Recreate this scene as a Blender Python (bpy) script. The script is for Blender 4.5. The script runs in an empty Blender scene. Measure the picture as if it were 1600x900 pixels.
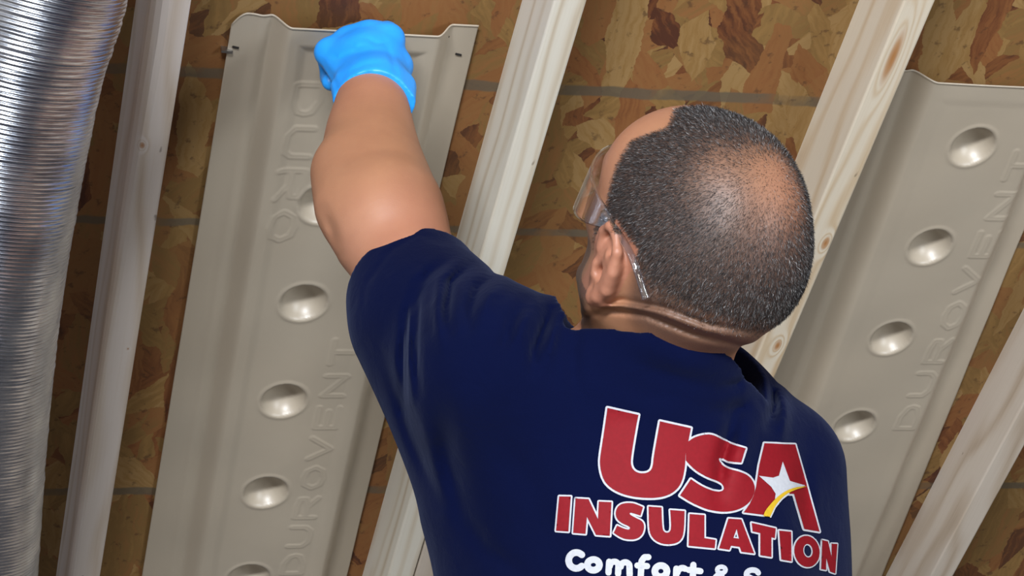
import bpy, bmesh, math, random
import numpy as np
from mathutils import Matrix, Vector, geometry
from mathutils.bvhtree import BVHTree

random.seed(7)
RNG = np.random.default_rng(11)
SC = bpy.context.scene
COL = SC.collection

# ------------------------------------------------------------------ camera frame and world frame
FPX = 3600.0                      # focal length in pixels of the 1600x900 frame
ROOF_D = 2.8                      # distance to the roof deck along the view axis
CAM_H = 0.92                      # camera height above the floor
d1 = np.array([-1190.0, -3890.0, -FPX]); d1 /= np.linalg.norm(d1)         # down the rafters (camera axes)
d2 = np.array([1.0, -0.02, 0.0]); d2[2] = -(d1[0]*d2[0] + d1[1]*d2[1])/d1[2]; d2 /= np.linalg.norm(d2)
dn = np.cross(d1, d2); dn *= np.sign(dn[2])                                # out of the deck, into the room
up = np.array([0.0, 0.94, -0.34]); up[0] = -(up @ d2)/d2[0]; up /= np.linalg.norm(up)
fw = np.array([0, 0, -1.0]); fw -= up*(fw @ up); fw /= np.linalg.norm(fw)
rt = np.cross(fw, up)
R3 = np.array([rt, fw, up])                                                # camera axes -> world axes
CAMPOS = np.array([0, 0, CAM_H])
def W(p):
    p = np.asarray(p, float)
    return p @ R3.T + CAMPOS
def C(px, py, z):                                                          # point in camera axes seen at a pixel, z metres away
    return np.array([(px-800)/FPX*z, (450-py)/FPX*z, -z])

cam_d = bpy.data.cameras.new('camera'); cam = bpy.data.objects.new('camera', cam_d); COL.objects.link(cam)
cam_d.sensor_width = 36.0; cam_d.lens = 36.0*FPX/1600.0; cam_d.clip_start = 0.05
cam.matrix_world = Matrix([list(R3[i]) + [CAMPOS[i]] for i in range(3)] + [[0, 0, 0, 1]])
SC.camera = cam

# ------------------------------------------------------------------ light
SC.view_settings.view_transform = 'Standard'; SC.view_settings.look = 'None'
SC.view_settings.gamma = 1.0; SC.view_settings.use_curve_mapping = False
SC.view_settings.exposure = -0.36
wd = bpy.data.worlds.new('world'); SC.world = wd; wd.use_nodes = True
_t = wd.node_tree; _bg = _t.nodes['Background']                              # a dim workshop: pale towards the open left side, brown and dark to the right
_tc = _t.nodes.new('ShaderNodeTexCoord'); _sx = _t.nodes.new('ShaderNodeSeparateXYZ'); _rp = _t.nodes.new('ShaderNodeValToRGB')
_mr = _t.nodes.new('ShaderNodeMapRange'); _mr.inputs[1].default_value = -0.9; _mr.inputs[2].default_value = 0.9
_t.links.new(_tc.outputs['Generated'], _sx.inputs[0]); _t.links.new(_sx.outputs[0], _mr.inputs[0]); _t.links.new(_mr.outputs[0], _rp.inputs[0]); _t.links.new(_rp.outputs[0], _bg.inputs[0])
_rp.color_ramp.elements[0].color = (0.80, 0.86, 1.0, 1); _rp.color_ramp.elements[1].color = (0.34, 0.31, 0.29, 1); _rp.color_ramp.elements[1].position = 0.85
_bg.inputs[1].default_value = 0.42
def area(name, pos, target, sx, sy, power, col):
    l = bpy.data.lights.new(name, 'AREA'); l.shape = 'RECTANGLE'; l.size = sx; l.size_y = sy; l.energy = power; l.color = col
    o = bpy.data.objects.new(name, l); COL.objects.link(o)
    p = Vector(W(pos)); t = Vector(W(target)); o.location = p
    o.rotation_euler = (t-p).to_track_quat('-Z', 'Y').to_euler(); return o
area('daylight_opening', (-0.45, 1.8, 2.1), (0.0, 0.0, -2.4), 1.7, 0.5, 430, (0.93, 0.96, 1.0))
area('added_duct_strip', (-2.7, 0.2, -0.4), (-0.4, 0.0, -2.4), 0.25, 1.3, 10, (0.90, 0.95, 1.0))  # unseen narrow lamp added for highlight lines on the duct
area('added_fill_light', (-0.6, -0.2, 2.6), (0.0, -0.1, -2.4), 1.5, 0.35, 48, (1.0, 0.93, 0.84))  # unseen lamp added as fill and for glints in the dimples and duct

area('added_duct_glint', (2.9, 0.1, 0.3), (-0.5, 0.0, -2.3), 0.5, 1.7, 95, (0.88, 0.94, 1.0))  # unseen lamp added on the right to draw a bright band down the duct

# ------------------------------------------------------------------ material helpers
def srgb(r, g, b):
    f = lambda c: (c/255/12.92) if c/255 <= 0.04045 else ((c/255+0.055)/1.055)**2.4
    return (f(r), f(g), f(b), 1.0)
class NT:
    def __init__(s, name):
        s.m = bpy.data.materials.new(name); s.m.use_nodes = True
        s.t = s.m.node_tree; s.n = s.t.nodes; s.b = s.n['Principled BSDF']
    def node(s, typ, ins=None, **kw):
        n = s.n.new(typ)
        for k, v in kw.items(): setattr(n, k, v)
        for k, v in (ins or {}).items(): s.put(n.inputs[k], v)
        return n
    def put(s, sock, v):
        if isinstance(v, bpy.types.NodeSocket): s.t.links.new(v, sock)
        elif isinstance(v, bpy.types.Node): s.t.links.new(v.outputs[0], sock)
        else: sock.default_value = v
    def math(s, op, a, b=0.0, c=0.0, clamp=False):
        n = s.n.new('ShaderNodeMath'); n.operation = op; n.use_clamp = clamp
        s.put(n.inputs[0], a); s.put(n.inputs[1], b); s.put(n.inputs[2], c); return n.outputs[0]
    def mix(s, f, a, b, mode='MIX'):
        n = s.n.new('ShaderNodeMix'); n.data_type = 'RGBA'; n.blend_type = mode
        s.put(n.inputs[0], f); s.put(n.inputs[6], a); s.put(n.inputs[7], b); return n.outputs[2]
    def ramp(s, f, stops, interp='LINEAR'):
        n = s.n.new('ShaderNodeValToRGB'); n.color_ramp.interpolation = interp; e = n.color_ramp.elements
        while len(e) < len(stops): e.new(0.5)
        for el, (p, c) in zip(e, stops): el.position = p; el.color = c
        s.put(n.inputs[0], f); return n.outputs[0]
    def coord(s): return s.node('ShaderNodeTexCoord').outputs['Object']
    def rotmap(s, vec, scale, ang, loc):
        a = s.node('ShaderNodeMapping', {'Vector': vec, 'Rotation': (0, 0, ang)}).outputs[0]
        return s.node('ShaderNodeMapping', {'Vector': a, 'Scale': scale, 'Location': loc}).outputs[0]
    def mapping(s, vec, scale=(1, 1, 1), rot=(0, 0, 0), loc=(0, 0, 0)):
        return s.node('ShaderNodeMapping', {'Vector': vec, 'Scale': scale, 'Rotation': rot, 'Location': loc}).outputs[0]
    def noise(s, vec, scale, detail=3, rough=0.5, dist=0.0):
        return s.node('ShaderNodeTexNoise', {'Vector': vec, 'Scale': scale, 'Detail': detail, 'Roughness': rough, 'Distortion': dist})
    def bump(s, h, strength, dist):
        n = s.node('ShaderNodeBump', {'Height': h, 'Strength': strength, 'Distance': dist}); s.put(s.b.inputs['Normal'], n.outputs[0])
    def set(s, **kw):
        for k, v in kw.items(): s.put(s.b.inputs[k.replace('_', ' ')], v)
        return s.m
def sepxyz(t, v):
    n = t.node('ShaderNodeSeparateXYZ', {0: v}); return n.outputs[0], n.outputs[1], n.outputs[2]

def mat_osb():
    t = NT('oriented strand board'); co = t.coord(); warp = t.noise(co, 14.0, 5, 0.65)
    co2 = t.node('ShaderNodeVectorMath', {0: co, 1: t.node('ShaderNodeVectorMath', {0: warp.outputs['Color'], 1: (0.030, 0.030, 0.0)}, operation='MULTIPLY').outputs[0]}, operation='ADD').outputs[0]
    stops = [(0.0, srgb(76, 38, 18)), (0.10, srgb(106, 60, 28)), (0.26, srgb(130, 82, 42)), (0.48, srgb(136, 92, 50)), (0.66, srgb(122, 92, 48)), (0.84, srgb(140, 106, 58)), (0.97, srgb(152, 120, 74))]
    col = None; hgt = None
    for i, (ang, sx, sy, thr) in enumerate([(1.35, 10, 26, 0), (-0.75, 11, 30, 0.45), (1.75, 10, 26, 0.45), (2.4, 12, 32, 0.52), (0.9, 13, 36, 0.58), (1.5, 9, 34, 0.62)]):
        mp = t.rotmap(co2, (sx, sy, 1), ang, (i*3.7, i*1.9, i*0.37))
        v = t.node('ShaderNodeTexVoronoi', {'Vector': mp, 'Scale': 1.0, 'Randomness': 1.0}, voronoi_dimensions='2D')
        sp = t.node('ShaderNodeSeparateColor', {0: v.outputs['Color']})
        grain = t.noise(t.rotmap(co2, (sx*2.2, sy*5, 1), ang, (i*5.1, 0, 0)), 1.0, 3).outputs[0]
        fac = t.math('ADD', sp.outputs[0], t.math('MULTIPLY', t.math('SUBTRACT', grain, 0.5), 0.55))
        c = t.ramp(fac, stops)
        if col is None: col, hgt = c, sp.outputs[2]
        else:
            m = t.math('GREATER_THAN', sp.outputs[1], thr); col = t.mix(m, col, c)
            hgt = t.math('ADD', t.math('MULTIPLY', hgt, t.math('SUBTRACT', 1.0, m)), t.math('MULTIPLY', m, t.math('ADD', sp.outputs[2], 0.3)))
    blot = t.noise(co, 3.5, 4).outputs[0]
    col = t.mix(t.math('MULTIPLY', t.ramp(blot, [(0.42, (0, 0, 0, 1)), (0.7, (1, 1, 1, 1))]), 0.45), col, srgb(112, 86, 44))
    small = t.noise(co, 60, 3, 0.65).outputs[0]
    col = t.mix(t.math('MULTIPLY', t.ramp(small, [(0.60, (0, 0, 0, 1)), (0.68, (1, 1, 1, 1))]), 0.55), col, srgb(66, 40, 22))
    # grey guide lines printed across the boards
    x, y, z = sepxyz(t, co)
    wob = t.math('MULTIPLY', t.math('SUBTRACT', t.noise(co, 28, 3).outputs[0], 0.5), 0.008)
    yy = t.math('ADD', y, wob)
    for v0, w in ((-0.311, 0.0062), (-0.0935, 0.0042), (0.3715, 0.0055)):
        dd = t.math('ABSOLUTE', t.math('SUBTRACT', yy, v0))
        m = t.math('SUBTRACT', 1.0, t.math('DIVIDE', t.math('SUBTRACT', dd, w), 0.0025), clamp=True)
        m = t.math('MULTIPLY', m, t.ramp(t.noise(co, 17, 4).outputs[0], [(0.3, (0.25, 0.25, 0.25, 1)), (0.5, (0.85, 0.85, 0.85, 1))]))
        col = t.mix(m, col, srgb(92, 82, 66))
    # wood-block grade print low on the right
    px_, py_ = t.math('SUBTRACT', x, 0.845), t.math('SUBTRACT', y, 0.49)
    inb = t.math('MULTIPLY', t.math('LESS_THAN', t.math('ABSOLUTE', px_), 0.07), t.math('LESS_THAN', t.math('ABSOLUTE', py_), 0.09))
    bl = t.noise(t.mapping(co, (90, 30, 1)), 1.0, 1).outputs[0]
    col = t.mix(t.math('MULTIPLY', inb, t.math('MULTIPLY', t.math('GREATER_THAN', bl, 0.52), 0.75)), col, srgb(62, 60, 62))
    t.bump(t.math('ADD', hgt, t.math('MULTIPLY', small, 0.6)), 0.5, 0.0012)
    return t.set(Base_Color=col, Roughness=0.72)

def mat_wood(name, seed, light, mid, dark, knots=(), band=1.0):
    """sawn spruce: object y runs along the grain"""
    t = NT(name); co = t.coord(); x, y, z = sepxyz(t, co)
    w = t.noise(t.mapping(co, (6, 1.1, 6), (0, 0, 0), (seed, seed*0.7, 0)), 1.0, 3)
    across = t.math('ADD', t.math('MULTIPLY', x, 1.0), t.math('MULTIPLY', z, 0.55))
    ph = t.math('ADD', t.math('MULTIPLY', across, 620*band), t.math('MULTIPLY', w.outputs[0], 42.0))
    # knots bend the rings around them
    kn = None
    for (kx, ky, kz, kr, kl) in knots:
        q = t.node('ShaderNodeVectorMath', {0: t.node('ShaderNodeVectorMath', {0: co, 1: (kx, ky, kz)}, operation='SUBTRACT').outputs[0], 1: (1/kr, 1/kl, 1/kr)}, operation='MULTIPLY').outputs[0]
        ln = t.node('ShaderNodeVectorMath', {0: q}, operation='LENGTH').outputs['Value']
        g = t.math('POWER', 2.718, t.math('MULTIPLY', t.math('MULTIPLY', ln, ln), -0.7))
        ph = t.math('ADD', ph, t.math('MULTIPLY', g, 16.0)); kn = g if kn is None else t.math('MAXIMUM', kn, g)
    rings = t.math('ADD', t.math('MULTIPLY', t.math('SINE', ph), 0.5), 0.5)
    rings = t.math('POWER', rings, 2.2)
    fine = t.noise(t.mapping(co, (420, 9, 420), (0, 0, 0), (seed*2, 0, 0)), 1.0, 3).outputs[0]
    broad = t.noise(t.mapping(co, (22, 1.6, 22), (0, 0, 0), (seed*3, 1, 0)), 1.0, 2).outputs[0]
    f = t.math('ADD', t.math('MULTIPLY', rings, t.math('MULTIPLY', broad, 0.85)), t.math('MULTIPLY', t.math('SUBTRACT', fine, 0.5), 0.3), clamp=True)
    col = t.ramp(f, [(0.0, light), (0.4, mid), (0.85, dark)])
    if kn is not None:
        col = t.mix(t.math('MULTIPLY', t.math('SUBTRACT', kn, 0.55), 2.2, clamp=True), col, srgb(168, 116, 66))
    # small nail marks and dirt
    sp = t.noise(t.mapping(co, (55, 30, 55)), 1.0, 2).outputs[0]
    col = t.mix(t.math('MULTIPLY', t.ramp(sp, [(0.73, (0, 0, 0, 1)), (0.76, (1, 1, 1, 1))]), 0.6), col, srgb(96, 74, 58))
    t.bump(t.math('ADD', fine, rings), 0.25, 0.0004)
    return t.set(Base_Color=col, Roughness=0.6)

def mat_simple(name, col, rough=0.5, metal=0.0, bump=None, var=None, **kw):
    t = NT(name); co = t.coord(); c = col
    if var: c = t.mix(t.ramp(t.noise(co, var[0], 4).outputs[0], [(0.35, (0, 0, 0, 1)), (0.65, (1, 1, 1, 1))]), col, var[1])
    if bump: t.bump(t.noise(co, bump[0], 4).outputs[0], bump[1], bump[2])
    return t.set(Base_Color=c, Roughness=rough, Metallic=metal, **kw)

M_OSB = mat_osb()
M_VENT = mat_simple('vent plastic', srgb(174, 162, 144), 0.42, bump=(40, 0.15, 0.002), Specular_IOR_Level=1.0, var=(6, srgb(172, 161, 144)))
M_DARK = mat_simple('dark hole', srgb(40, 34, 30), 0.8, var=(50, srgb(30, 26, 24)))
M_STEEL = mat_simple('steel wire', srgb(190, 190, 190), 0.35, 1.0, var=(50, srgb(150, 150, 150)))
M_ALU = mat_simple('aluminium foil', srgb(232, 236, 246), 0.24, 1.0, bump=(90, 0.2, 0.0012), var=(20, srgb(188, 194, 208)))
M_FLOOR = mat_simple('concrete', srgb(140, 134, 126), 0.85, bump=(30, 0.3, 0.002), var=(2, srgb(110, 105, 98)))
M_BOOT = mat_simple('leather', srgb(70, 48, 32), 0.6, bump=(60, 0.3, 0.002), var=(20, srgb(50, 34, 24)))
M_SOLE = mat_simple('rubber sole', srgb(28, 27, 26), 0.8, var=(20, srgb(38, 36, 34)))
M_JEANS = mat_simple('denim', srgb(40, 52, 78), 0.9, bump=(400, 0.3, 0.0006), var=(15, srgb(54, 68, 98)))
M_PRINT_R = mat_simple('red print', srgb(124, 10, 23), 0.7, var=(300, srgb(118, 9, 21)), Specular_IOR_Level=0.2)
M_PRINT_W = mat_simple('white print', srgb(180, 182, 188), 0.7, Specular_IOR_Level=0.2, var=(300, srgb(173, 175, 182)))
M_PRINT_Y = mat_simple('yellow print', srgb(196, 160, 12), 0.7, var=(300, srgb(188, 152, 14)))

# ------------------------------------------------------------------ object helpers
def mesh_obj(name, V, Fc, mat, parent=None, smooth=True, mat_world=None, origin=None):
    me = bpy.data.meshes.new(name)
    V = np.asarray(V, dtype=np.float32).reshape(-1, 3)
    if isinstance(Fc, np.ndarray):
        k = Fc.shape[1]; me.vertices.add(len(V)); me.vertices.foreach_set('co', V.ravel())
        me.loops.add(Fc.size); me.loops.foreach_set('vertex_index', Fc.astype(np.int32).ravel())
        me.polygons.add(len(Fc)); me.polygons.foreach_set('loop_start', np.arange(0, Fc.size, k, dtype=np.int32))
        me.polygons.foreach_set('loop_total', np.full(len(Fc), k, dtype=np.int32)); me.update(calc_edges=True)
    else: me.from_pydata(V.tolist(), [], Fc)
    if smooth: me.polygons.foreach_set('use_smooth', [True]*len(me.polygons))
    me.validate(); me.materials.append(mat)
    o = bpy.data.objects.new(name, me); COL.objects.link(o)
    if parent is not None: o.parent = parent
    if mat_world is not None: o.matrix_world = mat_world
    return o
def tag(o, label=None, cat=None, group=None, kind=None):
    if label: o['label'] = label
    if cat: o['category'] = cat
    if group: o['group'] = group
    if kind: o['kind'] = kind
    return o
def empty(name, loc, label, cat, group=None, rot=None):
    o = bpy.data.objects.new(name, None); COL.objects.link(o)
    o.matrix_world = rot if rot is not None else Matrix.Translation(Vector(loc))
    return tag(o, label, cat, group)
def seg_tube(pts, rad, n=10, cap=True):
    """tube along a polyline (numpy), per-point radius"""
    P = np.asarray(pts, float); N = len(P); rad = np.broadcast_to(np.asarray(rad, float), (N,))
    T = np.gradient(P, axis=0); T /= np.linalg.norm(T, axis=1)[:, None]
    a = np.array([0, 0, 1.0]) if abs(T[0][2]) < 0.9 else np.array([1.0, 0, 0])
    V = []; nrm = np.cross(T[0], a); nrm /= np.linalg.norm(nrm)
    for i in range(N):
        nrm = nrm - T[i]*(nrm @ T[i]); nrm /= np.linalg.norm(nrm); b = np.cross(T[i], nrm)
        for k in range(n):
            th = 2*math.pi*k/n; V.append(P[i] + rad[i]*(math.cos(th)*nrm + math.sin(th)*b))
    Fc = [[i*n+k, i*n+(k+1) % n, (i+1)*n+(k+1) % n, (i+1)*n+k] for i in range(N-1) for k in range(n)]
    if cap: Fc += [list(range(n))[::-1], [(N-1)*n+k for k in range(n)]]
    return V, Fc

# roof frame: x = across the rafters, y = down the rafters, z = out of the deck into the room
RO = np.array([0, 0, -ROOF_D])
Rw = np.array([R3 @ d2, R3 @ d1, R3 @ dn]).T
ROOF = Matrix([list(Rw[i]) + [W(RO)[i]] for i in range(3)] + [[0, 0, 0, 1]])
FLIP = np.cross(Rw[:, 0], Rw[:, 1]) @ Rw[:, 2] < 0
assert not FLIP or True
def uv(px, py, h=0.0):
    r = np.array([(px-800)/FPX, -(py-450)/FPX, -1.0]); o = RO + dn*h
    t = (o @ dn)/(r @ dn); p = r*t - RO
    return float(p @ d2), float(p @ d1)
def pix(u, v, h):
    p = RO + d2*u + d1*v + dn*h
    return 800 + FPX*p[0]/-p[2], 450 - FPX*p[1]/-p[2]
# the frame d2,d1,dn may be left-handed: mirror by using a helper that emits world coordinates
def roof_pts(P):
    P = np.asarray(P, float).reshape(-1, 3)
    return W(RO + P[:, :1]*d2 + P[:, 1:2]*d1 + P[:, 2:]*dn)
HAND = np.linalg.det(np.array([d2, d1, dn]))   # -1: left handed
# right-handed object matrix for roof things: local x = -across, so textures and coordinates stay simple
RX = Matrix([[-Rw[i][0], Rw[i][1], Rw[i][2], W(RO)[i]] for i in range(3)] + [[0, 0, 0, 1]]) if HAND < 0 else ROOF
SX = -1.0 if HAND < 0 else 1.0
def rloc(P, o=(0, 0, 0)):
    P = np.asarray(P, float).reshape(-1, 3) - np.asarray(o, float); P = P.copy(); P[:, 0] *= SX; return P
def rmat(o=(0, 0, 0)):
    return RX @ Matrix.Translation((SX*o[0], o[1], o[2]))

# ------------------------------------------------------------------ structure: roof deck and floor
def grid_box(u0, u1, v0, v1, h0, h1):
    P = [(u0, v0, h0), (u1, v0, h0), (u1, v1, h0), (u0, v1, h0), (u0, v0, h1), (u1, v0, h1), (u1, v1, h1), (u0, v1, h1)]
    return P, [[0, 1, 2, 3], [4, 7, 6, 5], [0, 4, 5, 1], [1, 5, 6, 2], [2, 6, 7, 3], [3, 7, 4, 0]]
P, Fc = grid_box(-1.7, 2.0, -1.2, 1.6, -0.012, 0.0)
deck = mesh_obj('ceiling', rloc(P)*np.array([SX, 1, 1]) if False else rloc(P), Fc, M_OSB, smooth=False, mat_world=rmat())
tag(deck, 'brown oriented strand board roof deck behind the rafters', 'ceiling', kind='structure')
fl = mesh_obj('floor', [(-2.5, -2.5, 0), (3, -2.5, 0), (3, 4.5, 0), (-2.5, 4.5, 0), (-2.5, -2.5, -.1), (3, -2.5, -.1), (3, 4.5, -.1), (-2.5, 4.5, -.1)],
              [[0, 1, 2, 3], [7, 6, 5, 4], [0, 4, 5, 1], [1, 5, 6, 2], [2, 6, 7, 3], [3, 7, 4, 0]], M_FLOOR, smooth=False)
tag(fl, 'grey concrete floor under the worker', 'floor', kind='structure')

# ------------------------------------------------------------------ rafters
def rafter(L, Wd, H, v0, v1, mat, label, wane=None, bow=0.0, name='rafter', ang=0.0, h0=0.0):
    """long board on the deck; cross-section with eased edges, optional bark-side wane on its left lower edge"""
    n = 90; sec0 = []
    vs = np.linspace(v0, v1, n); V = []
    for i, v in enumerate(vs):
        w = wane(v) if wane else 0.0025
        e = 0.0025; o = bow*math.sin((v-v0)/(v1-v0)*math.pi)
        prof = [(0, 0), (0, H-w*1.3)]
        for k in range(1, 4):
            a = k/4*math.pi/2; prof.append((w*(1-math.cos(a)), H-w*1.3+w*1.3*math.sin(a)))
        prof += [(w, H), (Wd-e, H), (Wd-e*0.3, H-e*0.3), (Wd, H-e), (Wd, 0)]
        for (x, z) in prof:
            V.append((x+o + ang*(v-v0), v-v0, z))
    m = 10
    Fc = [[i*m+k, i*m+(k+1) % m, (i+1)*m+(k+1) % m, (i+1)*m+k] for i in range(n-1) for k in range(m)]
    Fc += [list(range(m)), [(n-1)*m+k for k in range(m)][::-1]]
    o = mesh_obj(name, rloc(V), Fc, mat, smooth=False, mat_world=rmat((L, v0, h0)))
    me = o.data; bm = bmesh.new(); bm.from_mesh(me); bmesh.ops.recalc_face_normals(bm, faces=bm.faces); bm.to_mesh(me); bm.free()
    return tag(o, label, 'rafter' if name == 'rafter' else 'board')
def kxyz(px, py, h, L, v0):                     # a knot seen at a pixel, in the local coordinates of its rafter
    u, v = uv(px, py, h); return (SX*(u-L), v-v0, h)
V0, V1 = -0.9, 1.2
w2 = mat_wood('banded spruce', 8.4, srgb(216, 210, 196), srgb(202, 190, 170), srgb(158, 136, 108), band=0.5)
k3 = [kxyz(1290, 380, .089, .3025, V0)+(0.006, 0.014), kxyz(1215, 540, .089, .3025, V0)+(0.006, 0.013), kxyz(1395, 90, .089, .3025, V0)+(0.008, 0.05)]
k1 = [kxyz(222, 228, .095, -.5, V0)+(0.004, 0.006), kxyz(200, 545, .095, -.5, V0)+(0.0015, 0.002), kxyz(239, 410, .095, -.5, V0)+(0.0015, 0.002), kxyz(120, 790, .095, -.5, V0)+(0.002, 0.006)]
w1 = mat_wood('pale spruce with wane', 3.1, srgb(214, 204, 196), srgb(204, 190, 176), srgb(176, 152, 126), k1, band=0.35)
w3 = mat_wood('knotty spruce', 5.7, srgb(212, 200, 180), srgb(200, 180, 152), srgb(178, 146, 106), k3, band=0.4)
w4 = mat_wood('grey spruce', 1.3, srgb(198, 186, 172), srgb(184, 168, 150), srgb(150, 128, 106), band=0.3)
rafter(-0.5, 0.0385, 0.095, V0, V1, w1, 'pale rafter with a rounded waney edge, next to the silver duct',
       wane=lambda v: 0.008 + 0.010*max(0, 1-abs(v+0.42)/0.45))
rafter(-0.0875, 0.0355, 0.089, V0, V1, w2, 'striped pale rafter between the gloved hand and the worker\'s head')
rafter(0.3025, 0.0365, 0.089, V0, V1, w3, 'knotty pale rafter rising from behind the worker\'s head and right shoulder')
rafter(0.7065, 0.036, 0.089, V0, V1, w4, 'greyish rafter crossing the lower right corner')
u_, v_ = uv(668, 843, 0.089)
rafter(-0.0500, 0.034, 0.088, v_-0.02, V1-0.02, w4, 'short pale board alongside the striped rafter, low beside the worker\'s waist', name='wooden_board')

# ------------------------------------------------------------------ rafter vents
GLY = {'D': [[(0, 0), (0, 1), (.45, 1), (.8, .75), (.85, .5), (.8, .25), (.45, 0), (0, 0)]],
       'U': [[(0, 1), (0, .3), (.2, .04), (.45, 0), (.7, .04), (.85, .3), (.85, 1)]],
       'R': [[(0, 0), (0, 1), (.5, 1), (.8, .88), (.8, .6), (.5, .48), (0, .48)], [(.45, .48), (.85, 0)]],
       'O': [[(.45, 0), (.15, .12), (0, .5), (.15, .88), (.45, 1), (.75, .88), (.9, .5), (.75, .12), (.45, 0)]],
       'V': [[(0, 1), (.42, 0), (.85, 1)]], 'E': [[(.8, 1), (0, 1), (0, 0), (.8, 0)], [(0, .5), (.65, .5)]],
       'N': [[(0, 0), (0, 1), (.8, 0), (.8, 1)]], 'T': [[(0, 1), (.9, 1)], [(.45, 1), (.45, 0)]]}
def text_segs(txt, a, b, hgt, side):
    """stroke text running from a to b in (u,v); side = +1 letters point to +u, -1 to -u"""
    a = np.array(a); b = np.array(b); d = (b-a); ln = np.linalg.norm(d); d /= ln
    q = np.array([-d[1], d[0]]); q *= np.sign(q[0])*side; pitch = ln/len(txt); S = []
    for i, ch in enumerate(txt):
        for st in GLY[ch]:
            pts = [a + d*(i*pitch + x*pitch*0.78) + q*hgt*y for x, y in st]
            S += list(zip(pts[:-1], pts[1:]))
    return S
def sstep(x, a, b):
    t = np.clip((x-a)/(b-a), 0, 1); return t*t*(3-2*t)
def make_vent(keys, vtop, vbot, dimples, texts, label, step=0.0016, H=0.022, press=0.0035):
    """keys: function v -> (flange left, wall foot left, panel left, panel right, wall foot right, flange right)"""
    vs = np.arange(vtop, vbot, step); K = np.array([keys(v) for v in vs])
    frac = []; base = np.array(keys(vtop)); ns = [max(2, int((base[i+1]-base[i])/step)) for i in range(5)]
    cols = []
    for i in range(5):
        tt = np.linspace(0, 1, ns[i], endpoint=False)
        cols.append(K[:, i:i+1]*(1-tt) + K[:, i+1:i+2]*tt)
    cols.append(K[:, 5:6]); Uc = np.concatenate(cols, 1); Vc = np.repeat(vs[:, None], Uc.shape[1], 1)
    fl, wl, pl, pr, wr, fr = [K[:, i:i+1] for i in range(6)]
    hh = H*np.minimum(sstep(Uc, wl-0.003, pl+0.003), 1-sstep(Uc, pr-0.003, wr+0.003)) + 0.003
    hh += 0.0025*np.exp(-((Uc-(wl-0.012))/0.007)**2)                       # soft bead on the flange
    # inner field is pressed slightly back, with a rounded top
    inn = np.minimum(np.minimum(Uc-(pl+0.010), (pr-0.008)-Uc), (Vc-(vtop+0.022)))
    hh -= press*sstep(inn, 0, 0.014)
    for (du, dv) in dimples:
        r = np.hypot((Uc-du), (Vc-dv)*0.96)
        q_ = np.clip(r/0.0285, 0, 1); hh -= 0.0212*(1-q_**2.6)**0.85 
        hh += 0.0008*np.exp(-((r-0.030)/0.003)**2)
    for segs in texts:
        D = np.full(Uc.shape, 1.0)
        for (a, b) in segs:
            lo = np.minimum(a, b)-0.012; hi = np.maximum(a, b)+0.012
            m = (Uc > lo[0]) & (Uc < hi[0]) & (Vc > lo[1]) & (Vc < hi[1])
            if not m.any(): continue
            p = np.stack([Uc[m], Vc[m]], 1); ab = b-a; t = np.clip(((p-a) @ ab)/(ab @ ab+1e-12), 0, 1)
            D[m] = np.minimum(D[m], np.linalg.norm(p-a-t[:, None]*ab, axis=1))
        hh += 0.0008*(1-sstep(D, 0.0018, 0.0054)) - 0.0004*(1-sstep(D, 0.0, 0.0024))
    hh += 0.0006*np.sin(Vc*37+Uc*11)*np.sin(Uc*23)                         # the sheet is never quite flat
    # rounded free corners at the top and a thin rolled lip
    lip = (1-sstep(Vc-vtop, 0, 0.004)); hh += 0.0018*lip
    Vc2 = Vc + 0.016*np.clip(1-(Uc-fl)/0.016, 0, 1)**2*np.clip(1-(Vc-vtop)/0.08, 0, 1)
    V = np.stack([Uc, Vc2, hh], -1).reshape(-1, 3); nr, nc = Uc.shape
    idx = np.arange(nr*nc).reshape(nr, nc)
    Fq = np.stack([idx[:-1, :-1], idx[:-1, 1:], idx[1:, 1:], idx[1:, :-1]], -1).reshape(-1, 4)
    root = empty('rafter_vent', (0, 0, 0), label, 'insulation vent', rot=rmat())
    sh = mesh_obj('vent_panel', rloc(V), Fq if SX < 0 else Fq[:, ::-1], M_VENT, root); sh.matrix_world = rmat()
    md = sh.modifiers.new('thickness', 'SOLIDIFY'); md.thickness = 0.0016; md.offset = -1
    return root
def small_box(name, c, s, mat, parent, rot=0.0):
    ca, sa = math.cos(rot), math.sin(rot)
    P, Fc = grid_box(-s[0]/2, s[0]/2, -s[1]/2, s[1]/2, -s[2]/2, s[2]/2)
    P = [(c[0]+x*ca-y*sa, c[1]+x*sa+y*ca, c[2]+z) for x, y, z in P]
    o = mesh_obj(name, rloc(P), Fc, mat, parent, smooth=False); o.matrix_world = rmat(); return o
lin = lambda v, va, a, vb, b: a + (b-a)*(v-va)/(vb-va)
def keys1(v):
    return (lin(v, -.368, -.3975, .541, -.3885), lin(v, -.39, -.3545, .53, -.3375), lin(v, -.387, -.3400, .519, -.3165),
            lin(v, -.392, -.1775, .5236, -.1540), lin(v, -.39, -.1610, .53, -.1400), lin(v, -.394, -.1300, .5496, -.1105))
H2 = 0.022
dim1 = [uv(505, 318, H2), uv(474, 472, H2), uv(443, 625, H2), uv(415, 768, H2), uv(388, 903, H2)]
t1 = [text_segs('DUROVENT', uv(470, 895, H2), uv(560, 515, H2), 0.026, -1), text_segs('DURO', uv(462, 130, H2), uv(412, 392, H2), 0.030, 1)]
vent1 = make_vent(keys1, uv(560, 46, .024)[1], 0.78, dim1, t1, 'pale plastic rafter vent with dimples held up by the blue gloved hand')
def keys2(v):
    s = 0.0725
    pl = lin(v, -.367, .4237, .0957, .4515); pr = lin(v, -.0356, .6034, .5458, .6371)
    return (pl-0.066, pl-0.022, pl, pr, pr+0.020, lin(v, -.13, .6459, .572, .6972))
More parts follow.
